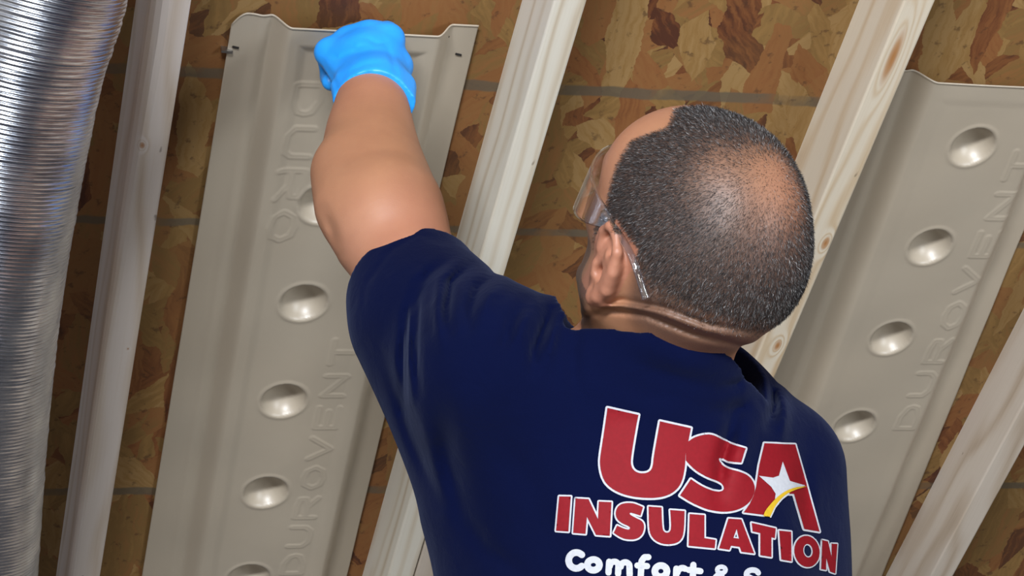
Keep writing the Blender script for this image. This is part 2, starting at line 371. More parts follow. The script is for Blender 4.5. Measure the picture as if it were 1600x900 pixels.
dim2 = [uv(1518, 226, H2), uv(1452, 382, H2), uv(1391, 525, H2), uv(1334, 662, H2), uv(1280, 790, H2)]
t2 = [text_segs('DUROVENT', uv(1425, 665, H2), uv(1625, 215, H2), 0.026, -1)]
vent2 = make_vent(keys2, uv(1470, 126, .024)[1], 0.66, dim2, t2, 'pale plastic rafter vent with dimples right of the worker\'s head, untouched', press=0.0006)
for (px, py, n) in ((368, 73, 1), (391, 121, 0), (697, 55, 1), (716, 84, 1)):
    u, v = uv(px, py, 0.004); small_box('staple', (u, v, 0.0052), (0.007, 0.002, 0.0016), M_DARK if n else M_STEEL, vent1, 0.2)
u, v = uv(349, 74, 0.0); 
small_box('staple', (uv(356, 75, .004)[0]-0.001, v, 0.004), (0.012, 0.003, 0.008), M_STEEL, vent1, 0.1)['label'] = 'bright staple leg at the left edge'
u, v = uv(1434, 170, 0.02)

# ------------------------------------------------------------------ flexible duct
def make_duct():
    prof = [(-60, 222), (0, 181), (150, 152), (350, 119), (500, 97), (650, 80), (900, 64), (1000, 58)]
    hD = 0.22; r = 0.106; v_a, v_b = -1.15, 1.15; pitch = 0.0052; sub = 6
    n = int((v_b-v_a)/pitch*sub); vs = np.linspace(v_a, v_b, n)
    ys = np.array([p[1-1] for p in prof]); xs = np.array([p[1] for p in prof])
    cu = []
    for vv in np.linspace(v_a, v_b, 60):
        u = -0.55
        for _ in range(6):
            x, y = pix(u, vv, hD); xe, _y = pix(u+0.1, vv, hD); k = (xe-x)/0.1
            want = np.interp(y, ys, xs) - r*k*1.04; u += (want-x)/k
        cu.append(u)
    uc = np.interp(vs, np.linspace(v_a, v_b, 60), cu)
    ker = np.ones(151)/151; uc = np.convolve(np.pad(uc, 75, mode='edge'), ker, mode='valid')
    seg = 128; th = np.linspace(0, 2*math.pi, seg, endpoint=False)
    ribrnd = RNG.normal(0, 1, 4000); TH, VV = np.meshgrid(th, vs)
    turn = (VV-v_a)/pitch + TH/(2*math.pi); ph = turn*2*math.pi
    rid = np.floor(turn+0.5).astype(int); a = np.sin(ph)
    rr = r + 0.0015*a + 0.00025*ribrnd[rid % 4000] + 0.0008*np.sin(TH*3+VV*9) + 0.0006*np.sin(TH*6-VV*13)
    rr += 0.00022*np.sin(TH*15+ribrnd[rid % 4000]*3)
    X = uc[:, None] + rr*np.cos(TH); Z = hD + rr*np.sin(TH); Y = VV + 0.28*r*np.cos(TH) - 0.42*r*np.sin(TH) + 0.0005*ribrnd[(rid*7) % 4000]*np.sin(TH+rid)
    V = np.stack([X, Y, Z], -1).reshape(-1, 3); idx = np.arange(len(vs)*seg).reshape(len(vs), seg)
    nx = np.roll(idx, -1, 1); Fq = np.stack([idx[:-1], nx[:-1], nx[1:], idx[1:]], -1).reshape(-1, 4)
    o = mesh_obj('flexible_duct', rloc(V), Fq, M_ALU, mat_world=rmat())
    tag(o, 'shiny ribbed aluminium flexible duct running down the left edge', 'duct')
    return uc[0], hD, r
make_duct()

# ------------------------------------------------------------------ implicit surfaces -> meshes
class Field:
    def __init__(s, xs, ys, zs):
        s.ax = (np.asarray(xs, np.float32), np.asarray(ys, np.float32), np.asarray(zs, np.float32))
        s.f = np.full([len(a) for a in s.ax], 0.06, np.float32)
    def sl(s, lo, hi):
        r = []
        for a, l, h in zip(s.ax, lo, hi):
            i = int(np.searchsorted(a, l)); j = int(np.searchsorted(a, h)); r.append(slice(max(0, i-1), min(len(a), j+1)))
        return tuple(r)
    def apply(s, lo, hi, fn, k=0.0, mode='add'):
        sl = s.sl(lo, hi)
        if any(q.stop-q.start < 1 for q in sl): return
        X = s.ax[0][sl[0]][:, None, None]; Y = s.ax[1][sl[1]][None, :, None]; Z = s.ax[2][sl[2]][None, None, :]
        d = fn(X, Y, Z).astype(np.float32); f = s.f[sl]
        if mode == 'add':
            if k > 0: h = np.clip(k-np.abs(f-d), 0, None)/k; r = np.minimum(f, d) - h*h*k*0.25
            else: r = np.minimum(f, d)
        elif mode == 'sub':
            d = -d
            if k > 0: h = np.clip(k-np.abs(f-d), 0, None)/k; r = np.maximum(f, d) + h*h*k*0.25
            else: r = np.maximum(f, d)
        elif mode == 'disp': r = f + d
        s.f[sl] = r
    def cone(s, a, b, ra, rb, k=0.01, mode='add'):
        a = np.asarray(a, float); b = np.asarray(b, float); ab = b-a; L2 = float(ab @ ab)+1e-12; m = max(ra, rb)+k+0.02
        def fn(X, Y, Z):
            x, y, z = X-a[0], Y-a[1], Z-a[2]; h = np.clip((x*ab[0]+y*ab[1]+z*ab[2])/L2, 0, 1)
            return np.sqrt((x-h*ab[0])**2+(y-h*ab[1])**2+(z-h*ab[2])**2) - (ra+(rb-ra)*h)
        s.apply(np.minimum(a, b)-m, np.maximum(a, b)+m, fn, k, mode)
    def ell(s, c, r, B=None, k=0.01, mode='add'):
        c = np.asarray(c, float); r = np.asarray(r, float); B = np.eye(3) if B is None else B; m = max(r)+k+0.02
        def fn(X, Y, Z):
            x, y, z = X-c[0], Y-c[1], Z-c[2]
            q = [x*B[i][0]+y*B[i][1]+z*B[i][2] for i in range(3)]
            k0 = np.sqrt(sum((q[i]/r[i])**2 for i in range(3))); k1 = np.sqrt(sum((q[i]/r[i]**2)**2 for i in range(3)))
            return k0*(k0-1)/np.maximum(k1, 1e-6)
        s.apply(c-m, c+m, fn, k, mode)
    def mesh(s):
        f = s.f; ins = f < 0; nx, ny, nz = f.shape
        c = np.zeros((nx-1, ny-1, nz-1), np.uint8)
        for i in (0, 1):
            for j in (0, 1):
                for k in (0, 1): c += ins[i:nx-1+i, j:ny-1+j, k:nz-1+k]
        act = (c > 0) & (c < 8); ci = np.argwhere(act); N = len(ci)
        idm = np.full(act.shape, -1, np.int32); idm[act] = np.arange(N)
        offs = [(i, j, k) for i in (0, 1) for j in (0, 1) for k in (0, 1)]
        val = {o: f[ci[:, 0]+o[0], ci[:, 1]+o[1], ci[:, 2]+o[2]] for o in offs}
        pos = {o: np.stack([s.ax[q][ci[:, q]+o[q]] for q in range(3)], 1) for o in offs}
        acc = np.zeros((N, 3)); cnt = np.zeros(N)
        for o in offs:
            for q in range(3):
                if o[q] == 0:
                    p = tuple(o[w]+(w == q) for w in range(3)); va, vb = val[o], val[p]; m = (va < 0) != (vb < 0)
                    t = np.where(m, va/np.where(m, va-vb, 1), 0)[:, None]
                    acc += np.where(m[:, None], pos[o]*(1-t)+pos[p]*t, 0); cnt += m
        V = acc/cnt[:, None]; Fs = []
        for q in range(3):
            a, b = [w for w in range(3) if w != q]
            s0 = [slice(None)]*3; s1 = [slice(None)]*3; s0[q] = slice(0, -1); s1[q] = slice(1, None)
            for w in (a, b): s0[w] = slice(1, -1); s1[w] = slice(1, -1)
            A, Bq = ins[tuple(s0)], ins[tuple(s1)]; e = np.argwhere(A != Bq)
            if not len(e): continue
            fl = A[e[:, 0], e[:, 1], e[:, 2]]
            def cell(da, db):
                x = e.copy(); x[:, a] += da; x[:, b] += db; return idm[x[:, 0], x[:, 1], x[:, 2]]
            Q = np.stack([cell(0, 0), cell(1, 0), cell(1, 1), cell(0, 1)], 1)
            if q == 1: fl = ~fl
            Q[~fl] = Q[~fl][:, ::-1]; Fs.append(Q)
        return V, np.concatenate(Fs)
def rng_axis(a, b, segs, coarse):
    """axis from a to b, with finer spacing inside the given (lo, hi, step) bands"""
    out = [a]; x = a
    while x < b:
        st = coarse
        for lo, hi, s_ in segs:
            if lo <= x < hi: st = min(st, s_)
            elif x < lo < x+st: st = max(lo-x, s_)
        x += st; out.append(x)
    return np.array(out)
def vsmooth(V, Fq, it=1, lam=0.5):
    for _ in range(it):
        acc = np.zeros_like(V); cnt = np.zeros(len(V))
        for i in range(4):
            a, b = Fq[:, i], Fq[:, (i+1) % 4]
            np.add.at(acc, a, V[b]); np.add.at(cnt, a, 1); np.add.at(acc, b, V[a]); np.add.at(cnt, b, 1)
        V = V*(1-lam) + acc/np.maximum(cnt, 1)[:, None]*lam
    return V
def N3(v): v = np.asarray(v, float); return v/np.linalg.norm(v)
def pcone(F_, a, b, k=0.02, mode='add', grow=0.0):
    """cone given as (px, py, depth, radius in pixels)"""
    F_.cone(C(*a[:3]), C(*b[:3]), a[3]*a[2]/FPX+grow, b[3]*b[2]/FPX+grow, k, mode)

# head frame (camera axes)
HC = C(1089, 352, 1.95)
HU = N3((0.33, 0.79, 0.52)); HF = np.array([-0.22, 0.59, -0.78]); HF = N3(HF-HU*(HF @ HU)); HR = np.cross(HF, HU)
_y = math.radians(14); HF, HR = HF*math.cos(_y) - HR*math.sin(_y), HR*math.cos(_y) + HF*math.sin(_y)
HB = np.array([HR, HF, HU])
def hd(x, y, z): return HC + HR*x + HF*y + HU*z
def to_head(P): return (np.asarray(P)-HC) @ HB.T
# torso frame
TL = N3((0.90, -0.15, -0.40)); TS = np.array([0.14, 0.98, -0.06]); TS = N3(TS-TL*(TS @ TL)); TB = np.cross(TL, TS)
TBm = np.array([TL, TS, TB])
DOWN = -up

SHO = C(752, 570, 2.02); ELB = C(597, 335, 2.17); WRI = C(586, 158, 2.335)
RSH = C(1225, 735, 2.10); RELB = RSH + DOWN*0.26 + fw*0.10; RWRI = RELB + DOWN*0.20 - fw*(-0.14)
HIP = C(1003, 900, 2.0) + DOWN*0.27 + np.array([0.0, 0, 0])
FLOOR_UP = -CAM_H
def at_up(p, hgt):                     # the point below p at a given height above the floor
    return p + up*((hgt-CAM_H) - p @ up)
rgt = N3(np.cross(fw, up)*1.0 + 0*up); bodyR = N3(TL - up*(TL @ up)); bodyF = N3(np.cross(up, bodyR))

def fist(F_, grow=0.0, k=0.010):
    """left fist, back of the hand to the camera, thumb to the right"""
    kn = [C(607, 62, 2.392), C(577, 58, 2.400), C(545, 66, 2.400), C(514, 82, 2.390)]
    rad = [0.0125, 0.013, 0.012, 0.0105]; lens = [(0.042, 0.026, 0.02), (0.046, 0.028, 0.021), (0.043, 0.026, 0.02), (0.035, 0.021, 0.018)]
    base = [C(600, 140, 2.345), C(590, 140, 2.347), C(578, 140, 2.347), C(566, 143, 2.345)]
    for b, q, r in zip(base, kn, rad):
        F_.cone(b, q, 0.018+grow, r+0.002+grow, 0.016)
    F_.cone(C(578, 125, 2.355), C(570, 95, 2.378), 0.026+grow, 0.026+grow, 0.02)
    for i, (q, r, (l1, l2, l3)) in enumerate(zip(kn, rad, lens)):
        away = N3((-0.10, 0.25-0.1*i, -1)); p1 = q + away*l1; p2 = p1 + N3((0.12, -1, -0.12))*l2; p3 = p2 + N3((0.1, -0.35, 1))*l3
        F_.cone(q, p1, r+grow, r*0.95+grow, k); F_.cone(p1, p2, r*0.95+grow, r*0.88+grow, 0.003); F_.cone(p2, p3, r*0.88+grow, r*0.8+grow, 0.003)
    t0, t1_, t2_, t3_ = C(606, 140, 2.355), C(620, 104, 2.385), C(614, 92, 2.425), C(592, 98, 2.445)
    F_.cone(t0, t1_, 0.016+grow, 0.0135+grow, 0.010); F_.cone(t1_, t2_, 0.013+grow, 0.012+grow, k); F_.cone(t2_, t3_, 0.012+grow, 0.0105+grow, 0.004)

def forearm(F_, grow=0.0):
    K_ = np.array([(604, 352, 2.155, .0545), (600, 325, 2.175, .0550), (581, 262, 2.24, .0512), (578, 212, 2.285, .0450), (581, 176, 2.313, .0390), (579, 146, 2.338, .0335)])
    T_ = np.linspace(0, len(K_)-1, 40); Ks = np.stack([np.interp(T_, np.arange(len(K_)), K_[:, q]) for q in range(4)], 1)
    for _ in range(14): Ks[1:-1] = (Ks[:-2]+2*Ks[1:-1]+Ks[2:])/4
    for p, q in zip(Ks[:-1], Ks[1:]): F_.cone(C(*p[:3]), C(*q[:3]), p[3]+grow, q[3]+grow, 0.0)
    F_.cone(C(545, 320, 2.175), C(535, 270, 2.22), 0.028+grow, 0.026+grow, 0.030)          # brachioradialis / elbow bulge
    F_.cone(SHO, C(640, 430, 2.11), 0.042+grow, 0.044+grow, 0.01); F_.cone(C(640, 430, 2.12), C(602, 338, 2.165), 0.048+grow, 0.0545+grow, 0.010)

# ------------------------------------------------------------------ the worker: body
def fine_step(v): return v
hx = (HC[0]-0.105, HC[0]+0.10); hy = (HC[1]-0.14, HC[1]+0.115); hz = (HC[2]-0.145, HC[2]+0.12)
xs = rng_axis(-0.26, 0.36, [(hx[0], hx[0]+0.075, 0.0013), (hx[0], hx[1], 0.0022), (-0.25, -0.03, 0.0032)], 0.006)
ys = rng_axis(-1.55, 0.36, [(hy[0]+0.07, hy[1]-0.07, 0.0013), (hy[0]-0.03, hy[1], 0.0022), (-0.06, 0.34, 0.0032)], 0.007)
zs = rng_axis(-2.62, -0.95, [(hz[0], hz[1], 0.0022), (-2.46, -2.0, 0.0032)], 0.007)
B = Field(xs, ys, zs)
# cranium and face
B.ell(hd(0, -0.010, 0.012), (0.078, 0.097, 0.091), HB, 0)
B.ell(hd(0, -0.050, -0.012), (0.068, 0.056, 0.062), HB, 0.03)
B.ell(hd(0, 0.032, -0.045), (0.061, 0.060, 0.080), HB, 0.03)
B.ell(hd(0, 0.055, 0.020), (0.062, 0.042, 0.050), HB, 0.03)
for sx in (-1, 1):
    B.cone(hd(0.012*sx, 0.078, -0.115), hd(0.052*sx, 0.010, -0.078), 0.018, 0.019, 0.02)
    B.cone(hd(0.052*sx, 0.010, -0.078), hd(0.060*sx, 0.004, -0.035), 0.019, 0.016, 0.025)
    B.cone(hd(0.042*sx, 0.072, -0.038), hd(0.062*sx, 0.030, -0.028), 0.013, 0.010, 0.02)      # cheekbone
    B.cone(hd(0.014*sx, 0.093, 0.006), hd(0.045*sx, 0.080, 0.008), 0.007, 0.006, 0.010)       # brow
    B.ell(hd(0.031*sx, 0.096, -0.014), (0.013, 0.012, 0.009), HB, 0.008, 'sub')
    B.ell(hd(0.031*sx, 0.083, -0.014), (0.0125, 0.0125, 0.0125), HB, 0.002)
    B.ell(hd(0.010*sx, 0.106, -0.046), (0.008, 0.009, 0.007), HB, 0.006)
B.cone(hd(0, 0.090, -0.004), hd(0, 0.112, -0.040), 0.006, 0.009, 0.010)
B.ell(hd(0, 0.090, -0.072), (0.024, 0.011, 0.005), HB, 0.004); B.ell(hd(0, 0.089, -0.081), (0.020, 0.011, 0.006), HB, 0.004)
B.ell(hd(0, 0.101, -0.0765), (0.022, 0.006, 0.0012), HB, 0.002, 'sub')
# ears
def ear(sx):
    e = lambda a, b, out: hd(sx*(0.0785+out*0.5), -0.004+a*1.18+b*0.18, -0.040-a*0.10+b*1.10)          # a back(-)/front(+), b up
    Rm = np.array([HR*sx, HF, HU])
    B.ell(e(-0.002, -0.002, 0.002), (0.0045, 0.017, 0.027), HB, 0.006)
    rim = [(0.012, 0.008, 0.002), (0.012, 0.022, 0.005), (0.004, 0.031, 0.010), (-0.008, 0.031, 0.015), (-0.017, 0.022, 0.019),
           (-0.0195, 0.006, 0.020), (-0.017, -0.010, 0.017), (-0.010, -0.021, 0.012), (0.000, -0.029, 0.007), (0.006, -0.026, 0.003)]
    for p, q in zip(rim[:-1], rim[1:]): B.cone(e(*p), e(*q), 0.0042, 0.0042, 0.003)
    B.cone(e(-0.006, -0.022, 0.008), e(0.001, -0.027, 0.005), 0.0068, 0.0060, 0.005)          # lobe
    for p, q in (((-0.016, 0.010, 0.015), (-0.006, 0.014, 0.009)), ((-0.016, 0.0, 0.016), (-0.008, -0.014, 0.010))):
        B.cone(e(*p), e(*q), 0.0042, 0.004, 0.006)
    B.ell(e(-0.010, 0.000, 0.010), (0.005, 0.010, 0.020), HB, 0.008)
    B.cone(e(0.009, -0.004, 0.004), e(0.008, -0.012, 0.004), 0.0045, 0.004, 0.003)            # tragus
    B.cone(e(-0.001, -0.005, 0.013), e(0.005, -0.007, -0.006), 0.0080, 0.0035, 0.004, 'sub')  # ear canal bowl
    B.cone(e(-0.008, 0.017, 0.0175), e(0.004, 0.023, 0.013), 0.0035, 0.003, 0.003, 'sub')
ear(-1); ear(1)
# neck, with the folds pushed up at the nape
pcone(B, (1064, 455, 1.965, 110), (1030, 600, 2.03, 100), 0.03)
pcone(B, (975, 470, 1.995, 50), (995, 600, 2.03, 74), 0.02)
B.cone(hd(0, 0.03, -0.09), C(985, 600, 2.07), 0.045, 0.055, 0.02)
for (pts, amp, wd_) in (([(925, 492), (985, 487), (1045, 507), (1100, 532), (1165, 545)], 0.0045, 0.0035), ([(935, 476), (1000, 470), (1060, 488), (1120, 512), (1180, 520)], 0.003, 0.004)):
    pass
def polydist(X, Y, Z, pts, zref=None):
    """distance, measured across the line of sight, between each voxel and a drawn line"""
    s_ = FPX/(-Z); px = 800+X*s_; py = 450-Y*s_; D = np.full(np.broadcast(X, Y, Z).shape, 1e3, np.float32)
    for a, b in zip(pts[:-1], pts[1:]):
        ax, ay, bx, by = a[0], a[1], b[0], b[1]; L2 = (bx-ax)**2+(by-ay)**2
        t = np.clip(((px-ax)*(bx-ax)+(py-ay)*(by-ay))/L2, 0, 1)
        w = (np.hypot(px-ax-t*(bx-ax), py-ay-t*(by-ay)))
        D = np.minimum(D, w)
    return D
def crease(F_, pts, amp, w, zlo, zhi):
    """valley (amp>0) or ridge (amp<0) along a drawn line, w in pixels, fading at both ends"""
    P = np.array([C(p[0], p[1], -(zlo+zhi)/2) for p in pts]); m = w*3*2.0/FPX+0.012
    lo = P.min(0)-m; hi = P.max(0)+m; lo[2] = zlo; hi[2] = zhi
    a = np.array(pts[0]); b = np.array(pts[-1])
    def fn(X, Y, Z):
        D = polydist(X, Y, Z, pts); s_ = FPX/(-Z); px = 800+X*s_; py = 450-Y*s_
        ea = np.hypot(px-a[0], py-a[1]); eb = np.hypot(px-b[0], py-b[1]); ln = np.hypot(*(a-b))
        fade = np.clip(np.minimum(ea, eb)/(0.35*ln), 0, 1)
        return amp*np.exp(-(D/w)**2)*(0.25+0.75*fade)
    F_.apply(lo, hi, fn, 0, 'disp')
crease(B, [(905, 497), (950, 484), (1010, 492), (1080, 520), (1175, 545)], 0.0045, 4.5, -2.05, -1.80)
crease(B, [(925, 478), (975, 470), (1040, 482), (1110, 508), (1185, 518)], 0.0035, 5, -2.05, -1.80)
crease(B, [(915, 488), (965, 477), (1030, 488), (1100, 514), (1180, 532)], -0.0035, 8, -2.05, -1.80)
# torso core, hidden under the shirt
B.ell(C(1000, 850, 2.065), (0.150, 0.19, 0.090), TBm, 0.03)
B.cone(SHO, C(1020, 640, 2.06), 0.045, 0.05, 0.02); B.cone(C(1020, 640, 2.06), RSH, 0.05, 0.040, 0.02)
B.cone(C(1003, 880, 2.05), HIP, 0.115, 0.12, 0.05)
# left arm and hand
forearm(B); fist(B, -0.0035)
crease(B, [(508, 330), (520, 362), (528, 395)], 0.003, 8, -2.25, -2.0)
# right arm hanging in front of the body, and its relaxed hand
B.cone(RSH, RELB, 0.042, 0.040, 0.03); B.cone(RELB, RWRI, 0.042, 0.029, 0.02)
hdn = N3(RWRI-RELB)
B.cone(RWRI, RWRI+hdn*0.075, 0.030, 0.034, 0.015)
for i in range(4):
    b0 = RWRI+hdn*0.085 + bodyR*(-0.028+0.0185*i)*0.6 + bodyF*(-0.028+0.0185*i)*0.8
    b1 = b0+N3(hdn*1.0+up*0.1)*(0.040-0.004*abs(i-1.5)); b2 = b1+N3(hdn+up*0.7)*0.028; b3 = b2+N3(hdn+up*1.4)*0.020
    B.cone(b0, b1, 0.0105, 0.0098, 0.002); B.cone(b1, b2, 0.0098, 0.009, 0.002); B.cone(b2, b3, 0.009, 0.008, 0.002)
th0 = RWRI+hdn*0.03+bodyF*0.03; B.cone(th0, th0+N3(hdn+bodyF*0.8)*0.04, 0.014, 0.0115, 0.01); B.cone(th0+N3(hdn+bodyF*0.8)*0.04, th0+N3(hdn+bodyF*0.5)*0.07, 0.0115, 0.0095, 0.004)
# pelvis and legs
LEG = []
for sx in (-1, 1):
    h_ = at_up(HIP + bodyR*0.09*sx, 0.90); kn_ = at_up(h_ + bodyR*0.05*sx + bodyF*0.03, 0.48); an_ = at_up(h_ + bodyR*0.075*sx - bodyF*0.02, 0.10)
    LEG.append((h_, kn_, an_))
    B.cone(h_, kn_, 0.078, 0.050, 0.03); B.cone(kn_, an_, 0.048, 0.034, 0.03)
    B.cone(an_ - up*0.04, at_up(an_+bodyF*0.13, 0.045), 0.032, 0.026, 0.02)
BV, BF = B.mesh(); del B
BV = vsmooth(BV, BF, 2, 0.5)
FEET = W(at_up(HIP, 0.0))
person = empty('person', FEET, 'worker seen from behind in a navy printed shirt, reaching up with a blue gloved hand', 'person')
def pmesh(name, V, Fq, mat, parent=None):
    """mesh in camera axes -> child of the worker"""
    Vw = W(V) - FEET
    o = mesh_obj(name, Vw, Fq, mat, None); o.parent = parent or person
    return o

# hair density, in head coordinates
def vnoise(P, sc, seed=0):
    """cheap smooth noise from summed sines"""
    r = np.random.default_rng(seed); out = 0
    for i in range(6):
        k = r.normal(0, 1, 3)*sc; out = out + np.sin(P @ k + r.uniform(0, 6.28))
    return out/6*1.4
def hair_density(Q):
    x, y, z = Q[:, 0], Q[:, 1], Q[:, 2]
    ang = np.arctan2(-np.abs(x), 1)*0
    nz = vnoise(Q, 60, 1)*0.004
    front = 0.058 + 0.25*np.clip(0.075-z, 0, 1) - 0.9*np.clip(0.05-z, 0, 1)                    # hairline on the forehead and temples
    front = np.where(z > 0.05, 0.064 - 1.2*np.clip(0.022-np.abs(np.abs(x)-0.045), 0, 0.02), 0.047 + 0.3*(z-0.02))
    d = sstep(front + nz - y, 0, 0.010)
    low = np.where(y > 0.012, -0.030, np.where(y > -0.03, -0.010+0.1*(y-0.012), -0.052))       # around the ear, then down to the nape
    low = -0.022 - 0.014*sstep(-y, 0.022, 0.060) - 0.022*sstep(y, 0.012, 0.022)
    fade = sstep(z - low + nz, -0.006, 0.030)
    d = d*fade
    crown = np.exp(-((((x-0.004)/0.040)**2 + ((y+0.060)/0.036)**2)**1.3)) * (z > 0.02)
    mid = np.exp(-(((x+0.042)/0.018)**2 + ((y+0.036)/0.024)**2)) * (z > 0.05)  # gloss streak on the hair, painted in as thinner, lighter cover
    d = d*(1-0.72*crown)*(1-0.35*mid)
    return np.clip(d, 0, 1)
def in_head(P):
    Q = to_head(P); return Q, (Q[:, 2] > -0.135) & (np.linalg.norm(Q*np.array([1, 0.9, 0.75]), axis=1) < 0.125)
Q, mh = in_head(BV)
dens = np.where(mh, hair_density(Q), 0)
earish = (np.abs(Q[:, 0]) > 0.0755) & (np.abs(Q[:, 1]+0.004) < 0.028) & (np.abs(Q[:, 2]+0.042) < 0.040)
dens = np.where(earish, 0, dens)
beard = np.where(mh, sstep(-Q[:, 2], 0.040, 0.062)*sstep(Q[:, 1], -0.006, 0.010)*(1-np.exp(-((Q[:, 0]/0.02)**2+((Q[:, 2]+0.076)/0.009)**2))), 0)
side = np.where(mh, sstep(Q[:, 1], 0.008, 0.018)*(1-sstep(Q[:, 1], 0.028, 0.042))*sstep(-Q[:, 2], 0.0, 0.02)*(np.abs(Q[:, 0]) > 0.05), 0)
beard = np.maximum(beard, side*0.8)*1.0; beard = np.where((np.abs(Q[:, 0]) > 0.066) & (Q[:, 2] > -0.075), beard*0.4, beard)
nape = sstep(-Q[:, 2], 0.015, 0.03)*sstep(-Q[:, 1], 0.025, 0.045)*(1-sstep(-Q[:, 2], 0.055, 0.085))*0.75*(np.linalg.norm(Q, axis=1) < 0.16)
redd = np.where(earish, 0.55, 0)
redd = np.maximum(redd, np.clip(0.35+0.6*vnoise(BV, 18, 4), 0, 1)*0.6)
# redder outer forearm and elbow
def skin_mat():
    t = NT('skin'); co = t.coord()
    a = t.node('ShaderNodeAttribute', attribute_name='cov'); sp = t.node('ShaderNodeSeparateColor', {0: a.outputs['Color']})
    base = t.mix(t.noise(co, 30, 4, 0.6).outputs[0], srgb(174, 126, 94), srgb(154, 106, 80))
    base = t.mix(t.math('MULTIPLY', sp.outputs[2], 0.60), base, srgb(180, 112, 98))
    spk = t.noise(co, 1500, 2, 0.6).outputs[0]
    pores = t.ramp(spk, [(0.35, (0.75, 0.75, 0.75, 1)), (0.6, (1.1, 1.1, 1.1, 1))])
    hf = t.math('MULTIPLY', sp.outputs[0], pores, clamp=True)
    base = t.mix(hf, base, srgb(40, 38, 39))
    base = t.mix(t.math('MULTIPLY', t.math('MULTIPLY', sp.outputs[1], pores), 0.85, clamp=True), base, srgb(62, 54, 50))
    t.bump(t.noise(co, 500, 3).outputs[0], 0.25, 0.0006)
    t.b.inputs['Subsurface Weight'].default_value = 0.06; t.b.inputs['Subsurface Radius'].default_value = (0.010, 0.004, 0.002)
    return t.set(Base_Color=base, Roughness=0.50)
body = pmesh('body', BV, BF, skin_mat())
ca = body.data.color_attributes.new('cov', 'FLOAT_COLOR', 'POINT')
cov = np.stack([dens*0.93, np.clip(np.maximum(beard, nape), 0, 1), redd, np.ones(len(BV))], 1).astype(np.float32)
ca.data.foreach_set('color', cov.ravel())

# hair: clipped stubble, one mesh of fine tapering strands
def make_hair():
    r = np.random.default_rng(5)
    tri = np.concatenate([BF[:, [0, 1, 2]], BF[:, [0, 2, 3]]]); c = BV[tri].mean(1); Qc, m = in_head(c)
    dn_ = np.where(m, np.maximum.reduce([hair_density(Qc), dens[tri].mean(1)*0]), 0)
    ei = (np.abs(Qc[:, 0]) > 0.0755) & (np.abs(Qc[:, 1]+0.004) < 0.028) & (np.abs(Qc[:, 2]+0.042) < 0.040); dn_ = np.where(ei, 0, dn_)
    e1 = BV[tri[:, 1]]-BV[tri[:, 0]]; e2 = BV[tri[:, 2]]-BV[tri[:, 0]]; nn = np.cross(e1, e2); ar = np.linalg.norm(nn, axis=1)+1e-12
    w = dn_*ar; n = 62000; pk = r.choice(len(tri), n, p=w/w.sum())
    a, b = r.random(n), r.random(n); fl = a+b > 1; a[fl], b[fl] = 1-a[fl], 1-b[fl]
    P = BV[tri[pk, 0]] + e1[pk]*a[:, None] + e2[pk]*b[:, None]; Nn = nn[pk]/ar[pk][:, None]
    wh = hd(0.012, -0.045, 0.09); flow = P-wh; flow -= Nn*(flow*Nn).sum(1)[:, None]; flow /= np.linalg.norm(flow, axis=1)[:, None]+1e-6
    d = Nn*0.55 + flow*0.85 + r.normal(0, 0.28, (n, 3)); d /= np.linalg.norm(d, axis=1)[:, None]
    L = r.uniform(0.0022, 0.0046, n)[:, None]*(0.45+0.55*np.clip(dn_[pk]*1.3, 0, 1))[:, None]; sd = np.cross(d, r.normal(0, 1, (n, 3))); sd /= np.linalg.norm(sd, axis=1)[:, None]
    wdt = 0.00011
    V = np.stack([P-sd*wdt, P+sd*wdt, P+d*L*0.6+sd*wdt*0.8+Nn*0.0002, P+d*L], 1).reshape(-1, 3)
    Fq = np.arange(4*n).reshape(n, 4)
    t = NT('clipped dark hair'); at = t.node('ShaderNodeAttribute', attribute_name='tone')
    col = t.ramp(at.outputs['Fac'], [(0.0, srgb(32, 30, 31)), (0.78, srgb(48, 45, 45)), (0.90, srgb(92, 88, 88)), (1.0, srgb(160, 158, 158))])
    mt = t.set(Base_Color=col, Roughness=0.42)
    o = pmesh('hair', V, Fq, mt)
    tn = np.repeat(r.random(n), 4).astype(np.float32)
    at_ = o.data.attributes.new('tone', 'FLOAT', 'POINT')
    if len(o.data.vertices) == len(tn): at_.data.foreach_set('value', tn)
    o['label'] = 'dark clipped hair thinning at the crown'; o['kind'] = 'stuff'
make_hair()

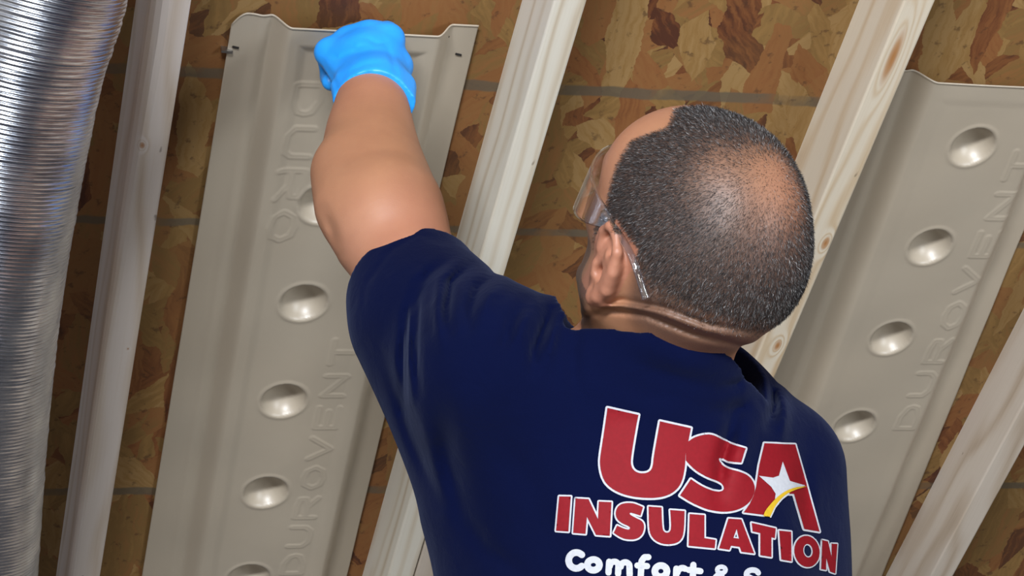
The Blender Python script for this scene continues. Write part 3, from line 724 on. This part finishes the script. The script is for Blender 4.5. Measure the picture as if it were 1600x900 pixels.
# ------------------------------------------------------------------ glove
def make_glove():
    r_ = [rng_axis(-0.245, -0.07, [], 0.0019), rng_axis(0.145, 0.325, [], 0.0019), rng_axis(-2.52, -2.27, [], 0.0021)]
    G = Field(*r_); fist(G, 0.0016)
    G.cone(C(586, 200, 2.29), C(585, 145, 2.335), 0.038, 0.0385, 0.012)
    G.cone(C(532, 168, 2.31), C(536, 135, 2.335), 0.003, 0.010, 0.014); G.cone(C(638, 168, 2.31), C(634, 135, 2.34), 0.003, 0.008, 0.014)
    # the open cuff: cut across the wrist
    ax = N3(C(586, 150, 2.35)-C(590, 230, 2.27)); p0 = C(585, 122, 2.300)
    G.apply((-1, -1, -3), (1, 1, 0), lambda X, Y, Z: -((X-p0[0])*ax[0]+(Y-p0[1])*ax[1]+(Z-p0[2])*ax[2]) + 0*X, 0.002, 'sub') if False else None
    n_ = N3((0.0, 0.52, -0.85)); p1 = C(585, 126, 2.305)
    G.apply((-1, -1, -3), (1, 1, 0), lambda X, Y, Z: (X-p1[0])*n_[0]+(Y-p1[1])*n_[1]+(Z-p1[2])*n_[2]+0*X, 0.0, 'sub')
    r = np.random.default_rng(3)
    wr = [([(520, 95), (560, 80), (600, 78)], .0012, 4), ([(535, 120), (570, 100), (615, 96)], .0010, 5), ([(600, 60), (612, 90), (622, 125)], .0012, 4), ([(505, 95), (520, 120), (532, 150)], .0014, 4),
          ([(540, 62), (556, 74), (575, 72)], .0015, 4), ([(570, 58), (588, 68), (606, 66)], .0014, 4), ([(515, 84), (530, 92), (546, 82)], .0014, 4), ([(548, 128), (585, 112), (622, 128)], .0008, 4)]
    for p, a, w in wr: crease(G, p, a, w, -2.45, -2.28)
    V, Fq = G.mesh(); V = vsmooth(V, Fq, 1, 0.5)
    m = mat_simple('blue nitrile', srgb(40, 158, 250), 0.42, bump=(120, 0.25, 0.0015), var=(18, srgb(30, 148, 244)))
    pmesh('glove', V, Fq, m)['label'] = 'bright blue disposable glove'
make_glove()

# ------------------------------------------------------------------ shirt
def make_shirt():
    xs = rng_axis(-0.19, 0.36, [], 0.0034); ys = rng_axis(-0.66, 0.08, [(-0.30, 0.08, 0.0034)], 0.007); zs = rng_axis(-2.32, -1.72, [(-2.2, -1.8, 0.0036)], 0.006)
    S = Field(xs, ys, zs)
    S.ell(C(1000, 890, 2.065), (0.185, 0.225, 0.128), TBm, 0.02)
    pcone(S, (772, 578, 1.99, 118), (646, 442, 2.125, 96), 0.05); pcone(S, (646, 442, 2.125, 96), (637, 400, 2.16, 94), 0.01)                     # raised sleeve
    pcone(S, (640, 520, 2.09, 82), (765, 760, 2.05, 112), 0.05)                      # cloth drawn down to the flank
    pcone(S, (780, 590, 1.99, 108), (1050, 650, 2.02, 112), 0.06)                    # left shoulder
    pcone(S, (1050, 650, 2.02, 112), (1210, 715, 2.075, 86), 0.02)                   # right shoulder
    S.cone(RSH, RSH+(RELB-RSH)*0.75, 0.049, 0.050, 0.02); pcone(S, (1222, 738, 2.075, 86), (1236, 960, 2.06, 80), 0.03)                    # right sleeve
    pcone(S, (1030, 640, 2.02, 138), (1048, 520, 1.985, 132), 0.03); pcone(S, (960, 620, 2.02, 110), (985, 520, 1.995, 108), 0.03)                  # neck of the shirt
    pcone(S, (900, 560, 2.02, 60), (1000, 560, 2.02, 60), 0.03)
    pcone(S, (860, 700, 2.02, 150), (1080, 770, 2.04, 145), 0.04)
    S.cone(C(1003, 880, 2.05), HIP, 0.150, 0.150, 0.06)
    # cuff of the sleeve, neck opening, hem
    a = N3((-0.27, 0.50, -0.82)); pc = C(640, 432, 2.115)
    S.apply((-1, -1, -3), (-0.01, 1, 0), lambda X, Y, Z: -((X-pc[0])*a[0]+(Y-pc[1])*a[1]+(Z-pc[2])*a[2]-0.005)+0*X, 0.004, 'sub')
    nn = N3((0.17, 0.88, -0.42)); pn = C(1035, 530, 1.93); pm = C(1035, 545, 1.99)
    def cutneck(X, Y, Z):
        pl = -((X-pn[0])*nn[0]+(Y-pn[1])*nn[1]+(Z-pn[2])*nn[2])
        x, y, z = X-pm[0], Y-pm[1], Z-pm[2]; h = x*nn[0]+y*nn[1]+z*nn[2]
        cyl = np.sqrt(np.maximum((x-h*nn[0])**2+(y-h*nn[1])**2+(z-h*nn[2])**2, 0)) - 0.099
        return np.maximum(pl, cyl)
    pcone(S, (925, 610, 2.0, 100), (945, 560, 1.985, 84), 0.03)
    pcone(S, (830, 588, 1.98, 76), (930, 580, 1.975, 76), 0.03)
    S.apply((-0.02, -0.3, -3), (1, 1, 0), cutneck, 0.004, 'sub')
    ph = HIP - up*0.10
    S.apply((-1, -1, -3), (1, -0.3, 0), lambda X, Y, Z: ((X-ph[0])*up[0]+(Y-ph[1])*up[1]+(Z-ph[2])*up[2])+0*X, 0.004, 'sub')
    return S
def shirt_detail(S):
    z0, z1 = -2.16, -1.74
    # sleeve folds around the shoulder
    for pts, amp, w in [
        ([(690, 412), (655, 440), (637, 490), (630, 560), (632, 640)], 0.0050, 7), ([(670, 425), (652, 470), (648, 540), (655, 620)], 0.0040, 6), ([(660, 430), (643, 475), (638, 550), (642, 630)], -0.0035, 6),
        ([(735, 412), (705, 440), (698, 480), (700, 520)], 0.0045, 6), ([(716, 408), (688, 436), (682, 485), (690, 540)], -0.0035, 8),
        ([(770, 430), (745, 450), (735, 480), (732, 520)], 0.0040, 7), ([(790, 440), (765, 462), (755, 500)], -0.0030, 8),
        ([(860, 485), (848, 515), (835, 550), (832, 580)], 0.0065, 7), ([(875, 492), (864, 525), (855, 570)], -0.0040, 7), ([(835, 478), (818, 505), (808, 540)], -0.0035, 9),
        ([(820, 470), (800, 500), (780, 560)], 0.0035, 9), ([(900, 505), (895, 560), (900, 640)], 0.0022, 10),
        ([(1165, 592), (1150, 602), (1128, 606)], 0.003, 6), ([(1205, 605), (1210, 635), (1200, 665)], 0.0065, 7), ([(1222, 612), (1228, 645), (1220, 690)], -0.0035, 8),
        ([(1150, 640), (1140, 680), (1128, 720), (1122, 780)], 0.0070, 12), ([(1175, 650), (1160, 700), (1150, 760)], -0.0030, 16), ([(1100, 640), (1140, 645), (1180, 630)], 0.0035, 12),
        ([(1255, 700), (1256, 760), (1262, 830)], 0.0030, 14), ([(690, 620), (700, 720), (730, 830)], 0.0035, 18), ([(650, 620), (672, 700), (700, 800)], -0.0030, 14),
        ([(760, 660), (830, 760), (860, 880)], 0.0018, 28), ([(980, 560), (1060, 590), (1140, 612)], 0.0022, 14), ([(600, 560), (640, 680), (690, 790)], 0.0028, 9),
        ([(720, 800), (760, 860), (830, 905)], 0.0025, 14), ([(940, 610), (1010, 640), (1090, 650)], -0.0015, 16)]:
        crease(S, pts, amp*1.5, w, z0, z1)
    # ribbed neckband and its seam
    crease(S, [(878, 500), (960, 508), (1050, 536), (1110, 562), (1160, 584)], 0.0018, 3.2, z0, z1)
    # stitched hem of the cuff
    crease(S, [(562, 512), (572, 445), (608, 393), (652, 365), (700, 382)], 0.0012, 3.0, -2.25, z1)
S = make_shirt(); shirt_detail(S)
SV, SF = S.mesh(); del S; SV = vsmooth(SV, SF, 1, 0.5)
def shirt_mat():
    t = NT('navy jersey'); co = t.coord()
    kn = t.noise(co, 900, 2, 0.6).outputs[0]; br = t.noise(co, 14, 3).outputs[0]
    col = t.mix(br, srgb(5, 12, 46), srgb(4, 9, 38))
    h = t.math('ADD', t.math('MULTIPLY', kn, 0.4), t.math('MULTIPLY', t.noise(co, 35, 3, 0.5, 0.5).outputs[0], 2.2))
    t.bump(h, 0.35, 0.0022)
    t.b.inputs['Sheen Weight'].default_value = 0.06; t.b.inputs['Sheen Roughness'].default_value = 0.5; t.b.inputs['Sheen Tint'].default_value = (0.5, 0.6, 1, 1)
    return t.set(Base_Color=col, Roughness=0.95, Specular_IOR_Level=0.05)
shirt = pmesh('shirt', SV, SF, shirt_mat()); shirt['label'] = 'navy short sleeved shirt with red and white print on the back'

# ------------------------------------------------------------------ print on the back of the shirt
bvh = BVHTree.FromPolygons([Vector(v) for v in SV], [tuple(int(i) for i in f) for f in SF])
_cache = {}
def on_shirt(px, py, lift):
    key = (round(px, 2), round(py, 2)); hit = _cache.get(key)
    if hit is None:
        d = N3(C(px, py, 1.0)); loc, nrm, i, dist = bvh.ray_cast(Vector((0, 0, 0)), Vector(d), 3.0)
        if loc is None: return None
        n = np.array(nrm); n = n if n @ d < 0 else -n; hit = (np.array(loc), n); _cache[key] = hit
    return hit[0] + hit[1]*lift
def fill_poly(poly, holes=(), step=3.0):
    """fine triangulation of a polygon with holes, in print coordinates"""
    def dens_(pl):
        out = []
        for a, b in zip(pl, pl[1:]+pl[:1]):
            n = max(1, int(math.hypot(b[0]-a[0], b[1]-a[1])/step))
            out += [(a[0]+(b[0]-a[0])*i/n, a[1]+(b[1]-a[1])*i/n) for i in range(n)]
        return out
    rings = [dens_(list(poly))] + [dens_(list(h)) for h in holes]
    vs, ed = [], []
    for r in rings:
        o = len(vs); vs += r; ed += [(o+i, o+(i+1) % len(r)) for i in range(len(r))]
    def inside(x, y):
        c = False
        for r in rings:
            for (x1, y1), (x2, y2) in zip(r, r[1:]+r[:1]):
                if (y1 > y) != (y2 > y) and x < (x2-x1)*(y-y1)/(y2-y1)+x1: c = not c
        return c
    xs_ = [p[0] for p in vs]; ys_ = [p[1] for p in vs]; gx = np.arange(min(xs_), max(xs_), step)+0.37; gy = np.arange(min(ys_), max(ys_), step)+0.41
    bd = np.array(vs)
    for x in gx:
        for y in gy:
            if inside(x, y) and np.min(np.hypot(bd[:, 0]-x, bd[:, 1]-y)) > step*0.5: vs.append((x, y))
    r = geometry.delaunay_2d_cdt([Vector(v) for v in vs], ed, [], 0, 1e-5)
    V2 = [tuple(v) for v in r[0]]; T = []
    for f in r[2]:
        cx = sum(V2[i][0] for i in f)/3; cy = sum(V2[i][1] for i in f)/3
        if inside(cx, cy): T.append(list(f))
    return V2, T
class Print:
    def __init__(s): s.V, s.F = [], []
    def add(s, V2, T, lift):
        P = [on_shirt(x, y, lift) for x, y in V2]; o = len(s.V)
        good = [p is not None for p in P]; s.V += [p if p is not None else np.zeros(3) for p in P]
        s.F += [[o+i for i in f] for f in T if all(good[i] for i in f)]
    def stroke(s, pts, w, lift):
        """line of constant width with round joints"""
        pts = [np.array(p, float) for p in pts]
        for a, b in zip(pts[:-1], pts[1:]):
            L = np.linalg.norm(b-a)
            if L < 1e-6: continue
            n = max(1, int(L/3)); d = (b-a)/L; q = np.array([-d[1], d[0]])*w
            V2 = []; T = []
            m = max(1, int(w/2.2))
            for i in range(n+1):
                for j in range(-m, m+1): V2.append(tuple(a+(b-a)*i/n+q*j/m))
            c = 2*m+1
            for i in range(n):
                for j in range(2*m): T.append([i*c+j, i*c+j+1, (i+1)*c+j+1, (i+1)*c+j])
            s.n = getattr(s, 'n', 0)+1; s.add(V2, T, lift+(s.n % 5)*4e-5)
        for p in pts:
            V2 = [tuple(p)]+[tuple(p+w*np.array([math.cos(k*math.pi/5), math.sin(k*math.pi/5)])) for k in range(10)]
            s.n += 1; s.add(V2, [[0, k+1, (k+1) % 10+1] for k in range(10)], lift+(s.n % 5)*4e-5)
    def build(s, name, mat, label):
        o = pmesh(name, np.array(s.V), s.F, mat, shirt); o['label'] = label; return o
def closed(p): return list(p)+[p[0]]
def ellp(cx, cy, rx, ry, rot=0.0, n=28):
    return [(cx+rx*math.cos(a)*math.cos(rot)-ry*math.sin(a)*math.sin(rot), cy+rx*math.cos(a)*math.sin(rot)+ry*math.sin(a)*math.cos(rot)) for a in [2*math.pi*i/n for i in range(n)]]
def smooth_poly(p, corners, it=2):
    """round a traced outline, keeping the listed corners sharp"""
    pts = [(tuple(q), i in corners) for i, q in enumerate(p)]
    for _ in range(it):
        out = []
        n = len(pts)
        for i in range(n):
            (a, ca_), (b, cb_) = pts[i], pts[(i+1) % n]
            if ca_: out.append((a, True))
            if not ca_: out.append(((a[0]*.75+b[0]*.25, a[1]*.75+b[1]*.25), False))
            if not cb_: out.append(((a[0]*.25+b[0]*.75, a[1]*.25+b[1]*.75), False))
        pts = out
    return [q for q, _ in pts]
bigU = [(949, 637), (997.6, 648), (994, 666), (986, 714), (985.6, 727), (990, 735.5), (998, 739.8), (1009, 740), (1017, 735.6), (1020, 727), (1021, 714), (1031, 658), (1079, 669), (1075, 690), (1071, 702), (1070, 732), (1064, 757), (1052, 770), (1036, 777), (1016, 779), (990, 777), (968, 771), (950, 760), (941, 746), (937, 726), (938, 712), (943, 680)]
bigU = smooth_poly(bigU, {0, 1, 11, 12, 13}, 2)
bigS = [(1075, 690), (1085, 683), (1100, 679), (1112, 679), (1126, 686), (1144, 695), (1164, 701), (1157, 723), (1141, 722), (1131, 718), (1121, 714.7), (1122, 721), (1131, 729), (1142, 734), (1155, 737), (1168, 743), (1176, 753), (1179, 765), (1174, 780), (1165, 790), (1152, 797), (1138, 800), (1125, 800.5), (1107, 797.5), (1090.7, 791), (1075, 783), (1062, 774.5), (1079, 749), (1092, 758), (1106, 765), (1117, 768.5), (1127, 769), (1132, 765), (1130, 758), (1120, 752), (1104, 746), (1090, 738), (1080, 730), (1071, 720), (1071, 702)]
bigS = smooth_poly(bigS, {0, 6, 7, 26, 27, 38, 39}, 2)
bigA = [(1193, 693), (1241, 695), (1260, 761), (1279, 831), (1255, 827), (1239, 772), (1222, 772), (1205, 788), (1193, 805), (1161, 801), (1170, 788), (1176, 775), (1180, 761), (1185, 727)]
swoosh = [(1190.5, 807), (1193, 799), (1202.7, 786.7), (1213, 776), (1226.7, 766.7), (1242.7, 761), (1258, 760.5), (1242.7, 764.7), (1229, 770.7), (1218.7, 778.7), (1208, 792), (1201, 808)]
swoosh = smooth_poly(swoosh, {0, 6, 11}, 2)
star = [(1221, 722), (1232, 752), (1256, 759), (1236, 765), (1222, 774), (1207.5, 789), (1210, 772), (1203, 761), (1184, 744), (1206, 747), (1215, 744)]
small = {
 'I': ([(874.3, 775.6), (892.3, 776), (888.8, 830.8), (869.6, 829.5)], ()),
 'N': ([(899.7, 779), (919.9, 780.2), (934.6, 811.3), (935.9, 784), (955.6, 784.9), (953, 837.8), (931.5, 836.2), (917.5, 808.2), (915.2, 834.6), (896, 833)], ()),
 'S': (smooth_poly([(1004.6, 792.7), (1000.7, 806), (989, 802.3), (984.4, 801.2), (983.6, 804.3), (993.7, 809.8), (1004.6, 815), (1007, 825), (1003, 837), (993.7, 843.5), (978.2, 843.5), (967.3, 839), (959.2, 833), (964.5, 821.5), (972, 825.3), (981.3, 828.4), (984.7, 826.9), (983.6, 823), (972, 818.3), (963.4, 811.3), (961.5, 800), (966, 790.5), (975, 786.3), (989, 786.3), (998.4, 790)], {0, 1, 12, 13}, 2), ()),
 'U': (smooth_poly([(1013.2, 791.9), (1033.4, 793.4), (1034.5, 826.9), (1038.5, 832.8), (1045.2, 832.8), (1048.7, 826.9), (1046.8, 797.3), (1069.2, 798.9), (1068.2, 836), (1060.6, 848), (1046.6, 851.5), (1031, 849.8), (1018.6, 841), (1013.8, 828.4)], {0, 1, 6, 7}, 2), ()),
 'L': ([(1077, 803.5), (1100, 805.3), (1100, 841.3), (1117.3, 844), (1116, 857.3), (1075.4, 853.3)], ()),
 'A': ([(1137.3, 810.7), (1157.3, 812), (1177.3, 865.3), (1157.3, 862.7), (1154.7, 855), (1141.3, 853.3), (1138.7, 859.7), (1122.7, 857.3)], ([(1150, 827), (1145, 841), (1153.5, 842)],)),
 'T': ([(1173.3, 817.3), (1210.7, 825.9), (1209.3, 841.3), (1204, 840), (1204, 870.7), (1186.7, 868), (1186.7, 833.3), (1174.7, 830.7)], ()),
 'I2': ([(1216, 829.3), (1234.7, 831.2), (1235.2, 877.3), (1219.2, 874.7)], ()),
 'O': (ellp(1259.2, 861.9, 19.7, 24.5, -0.15), (ellp(1260.8, 860.8, 7.2, 10.5, -0.15)[::-1],)),
 'N2': ([(1283.2, 844), (1292, 846), (1297.6, 870), (1297.6, 849.7), (1306.7, 850), (1303.5, 896), (1295.3, 893.3), (1289.3, 872), (1289, 890.7), (1281.3, 889.3)], ())}
LW, LR, LT = 0.0007, 0.0011, 0.0015
def letter(name, poly, holes, outl, label):
    wp = Print(); wp.stroke(closed(poly), outl, LW)
    for h in holes: wp.stroke(closed(list(h)), outl*0.8, LW)
    wp.build('letter_outline', M_PRINT_W, 'white outline of the '+label)
    rp = Print(); rp.add(*fill_poly(list(poly), [list(h) for h in holes], 3.0), LR); rp.build('letter', M_PRINT_R, label)
letter('u', bigU, (), 3.2, 'large red letter U'); letter('s', bigS, (), 3.0, 'large red letter S'); letter('a', bigA, (), 2.8, 'large red letter A')
sw = Print(); sw.add(*fill_poly(star, (), 2.5), LT); sw.stroke([(1202, 808), (1209, 793), (1219.5, 780), (1230, 772)], 1.4, LT); sw.build('printed_star', M_PRINT_W, 'white star crossing the large letter A')
sy = Print(); sy.add(*fill_poly(swoosh, (), 2.0), LT+0.0004); sy.build('printed_swoosh', M_PRINT_Y, 'yellow curved stroke below the star')
for k_, (poly, holes) in small.items():
    letter(k_, poly, holes, 2.6 if k_ not in ('O', 'N2') else 2.2, 'small red letter '+k_[0])
# white second line, running out of the frame
def arc(cx, cy, rx, ry, a0, a1, n=14): return [(cx+rx*math.cos(math.radians(a0+(a1-a0)*i/n)), cy+ry*math.sin(math.radians(a0+(a1-a0)*i/n))) for i in range(n+1)]
words = [('C', [arc(901, 876, 12, 12.5, -45, -315)], 5.3), ('o', [arc(927.5, 883, 9.5, 8.5, 0, 360)], 5.3), ('m', [[(951, 895), (952, 878)], arc(960, 885, 7, 7, -180, -20)+[(966, 897)], arc(977, 886, 7, 7, -180, -20)+[(984, 899)]], 4.9),
         ('f', [[(1013, 871), (1007, 871), (1002.5, 877), (1001, 903)], [(996, 884), (1011, 885)]], 4.9), ('o', [arc(1032.5, 893, 9.5, 9, 0, 360)], 5.3), ('r', [[(1056, 904), (1056.5, 889)], arc(1066, 897, 8, 9, -170, -60)], 4.9),
         ('t', [[(1083, 883), (1082, 905)], [(1076, 891), (1094, 893)]], 4.9), ('ampersand', [arc(1126.5, 891, 6.5, 5, 0, 360), [(1121, 897), (1136, 914)], arc(1124, 905, 8, 7, -60, -300)], 3.6), ('S', [arc(1175, 898, 9.5, 7, -20, -200)+[(1175, 905), (1184, 912)]], 4.4)]
for ch, sts, w in words:
    p_ = Print()
    for st in sts: p_.stroke(st, w, LW)
    p_.build('letter', M_PRINT_W, 'small white ' + ('ampersand' if ch == 'ampersand' else 'letter '+ch))

# ------------------------------------------------------------------ trousers and boots
def make_lower():
    J = Field(rng_axis(-0.15, 0.55, [], 0.008), rng_axis(-1.75, -0.35, [], 0.008), rng_axis(-2.35, -0.9, [], 0.008))
    J.cone(HIP+up*0.02, at_up(HIP, 0.86), 0.135, 0.14, 0.03)
    for h_, kn_, an_ in LEG:
        J.cone(h_, kn_, 0.098, 0.072, 0.03); J.cone(kn_, an_+up*0.01, 0.072, 0.062, 0.03)
    V, Fq = J.mesh(); o = pmesh('trousers', vsmooth(V, Fq, 1), Fq, M_JEANS)
    for h_, kn_, an_ in LEG:
        c0 = (np.minimum(an_, at_up(an_+bodyF*0.2, 0))-0.13); c1 = (np.maximum(an_, at_up(an_+bodyF*0.2, 0))+0.13)
        K = Field(*[rng_axis(c0[i], c1[i], [], 0.005) for i in range(3)])
        toe = at_up(an_+bodyF*0.165, 0.045); heel = at_up(an_-bodyF*0.045, 0.045)
        K.cone(an_+up*0.03, at_up(an_, 0.06), 0.050, 0.046, 0.02); K.cone(heel, toe, 0.040, 0.046, 0.02)
        K.apply((-9, -9, -9), (9, 9, 9), lambda X, Y, Z: (X*up[0]+Y*up[1]+Z*up[2])+(CAM_H-0.022)+0*X, 0.003, 'sub')
        V, Fq = K.mesh(); bt = pmesh('boot', vsmooth(V, Fq, 1), Fq, M_BOOT)
        K = Field(*[rng_axis(c0[i], c1[i], [], 0.005) for i in range(3)])
        K.cone(at_up(heel, 0.02), at_up(toe, 0.02), 0.047, 0.054, 0)
        K.apply((-9, -9, -9), (9, 9, 9), lambda X, Y, Z: (X*up[0]+Y*up[1]+Z*up[2])+CAM_H+0*X, 0, 'sub')
        K.apply((-9, -9, -9), (9, 9, 9), lambda X, Y, Z: -((X*up[0]+Y*up[1]+Z*up[2])+(CAM_H-0.026))+0*X, 0, 'sub')
        V, Fq = K.mesh(); s = pmesh('sole', V, Fq, M_SOLE, bt)
make_lower()

# ------------------------------------------------------------------ safety glasses
def make_glasses():
    t = NT('clear polycarbonate'); t.n.remove(t.b)
    out = [n for n in t.n if n.type == 'OUTPUT_MATERIAL'][0]
    tr = t.node('ShaderNodeBsdfTransparent', {'Color': (0.95, 0.96, 0.98, 1)}); gl = t.node('ShaderNodeBsdfGlossy', {'Color': (1, 1, 1, 1), 'Roughness': 0.08})
    fr = t.node('ShaderNodeLayerWeight', {'Blend': 0.35}); mx = t.node('ShaderNodeMixShader', {0: t.math('ADD', t.math('MULTIPLY', t.math('POWER', fr.outputs['Facing'], 1.6), 0.7), 0.16, clamp=True), 1: tr.outputs[0], 2: gl.outputs[0]})
    t.t.links.new(mx.outputs[0], out.inputs[0]); mclear = t.m
    root = empty('safety_glasses', W(hd(0, 0.11, -0.012)), 'clear wraparound safety glasses worn by the worker over his left ear', 'safety glasses')
    rl = W(hd(0, 0.11, -0.012))
    def part(name, V, Fc, m, label=None):
        o = mesh_obj(name, W(np.array(V)) - rl, Fc, m, None); o.parent = root
        if label: o['label'] = label
        return o
    # wrap lens
    n, m = 64, 14; V = []
    for i in range(n+1):
        a = math.radians(-104 + 208*i/n); x = 0.0825*math.sin(a); yb = 0.033 + 0.080*max(math.cos(a), -0.25)
        s_ = abs(a)/math.radians(104); top = 0.008 - 0.010*s_**3; bot = -0.044 + 0.030*s_**3 + 0.010*math.exp(-(a/0.18)**2)
        for j in range(m+1): V.append(hd(x, yb, bot+(top-bot)*j/m))
    Fc = [[i*(m+1)+j, i*(m+1)+j+1, (i+1)*(m+1)+j+1, (i+1)*(m+1)+j] for i in range(n) for j in range(m)]
    o = part('lens', V, Fc, mclear); md = o.modifiers.new('thickness', 'SOLIDIFY'); md.thickness = 0.0022
    for sx in (-1, 1):
        pts = [(0.081, 0.022, -0.006), (0.084, 0.005, -0.004), (0.0850, -0.014, -0.003), (0.0845, -0.030, -0.006), (0.0825, -0.044, -0.013), (0.0790, -0.055, -0.023), (0.0755, -0.061, -0.030)]
        P = np.array([hd(sx*a, b, c) for a, b, c in pts]); tt = np.linspace(0, len(P)-1, 40)
        P = np.stack([np.interp(tt, range(len(pts)), P[:, q]) for q in range(3)], 1)
        for _ in range(3): P[1:-1] = (P[:-2]+P[1:-1]*2+P[2:])/4
        rr = np.interp(np.linspace(0, 1, 40), [0, 0.15, 0.9, 1], [0.0050, 0.0032, 0.0034, 0.0040])
        V, Fc = seg_tube(P, rr, 12); part('temple', V, Fc, mclear)
make_glasses()
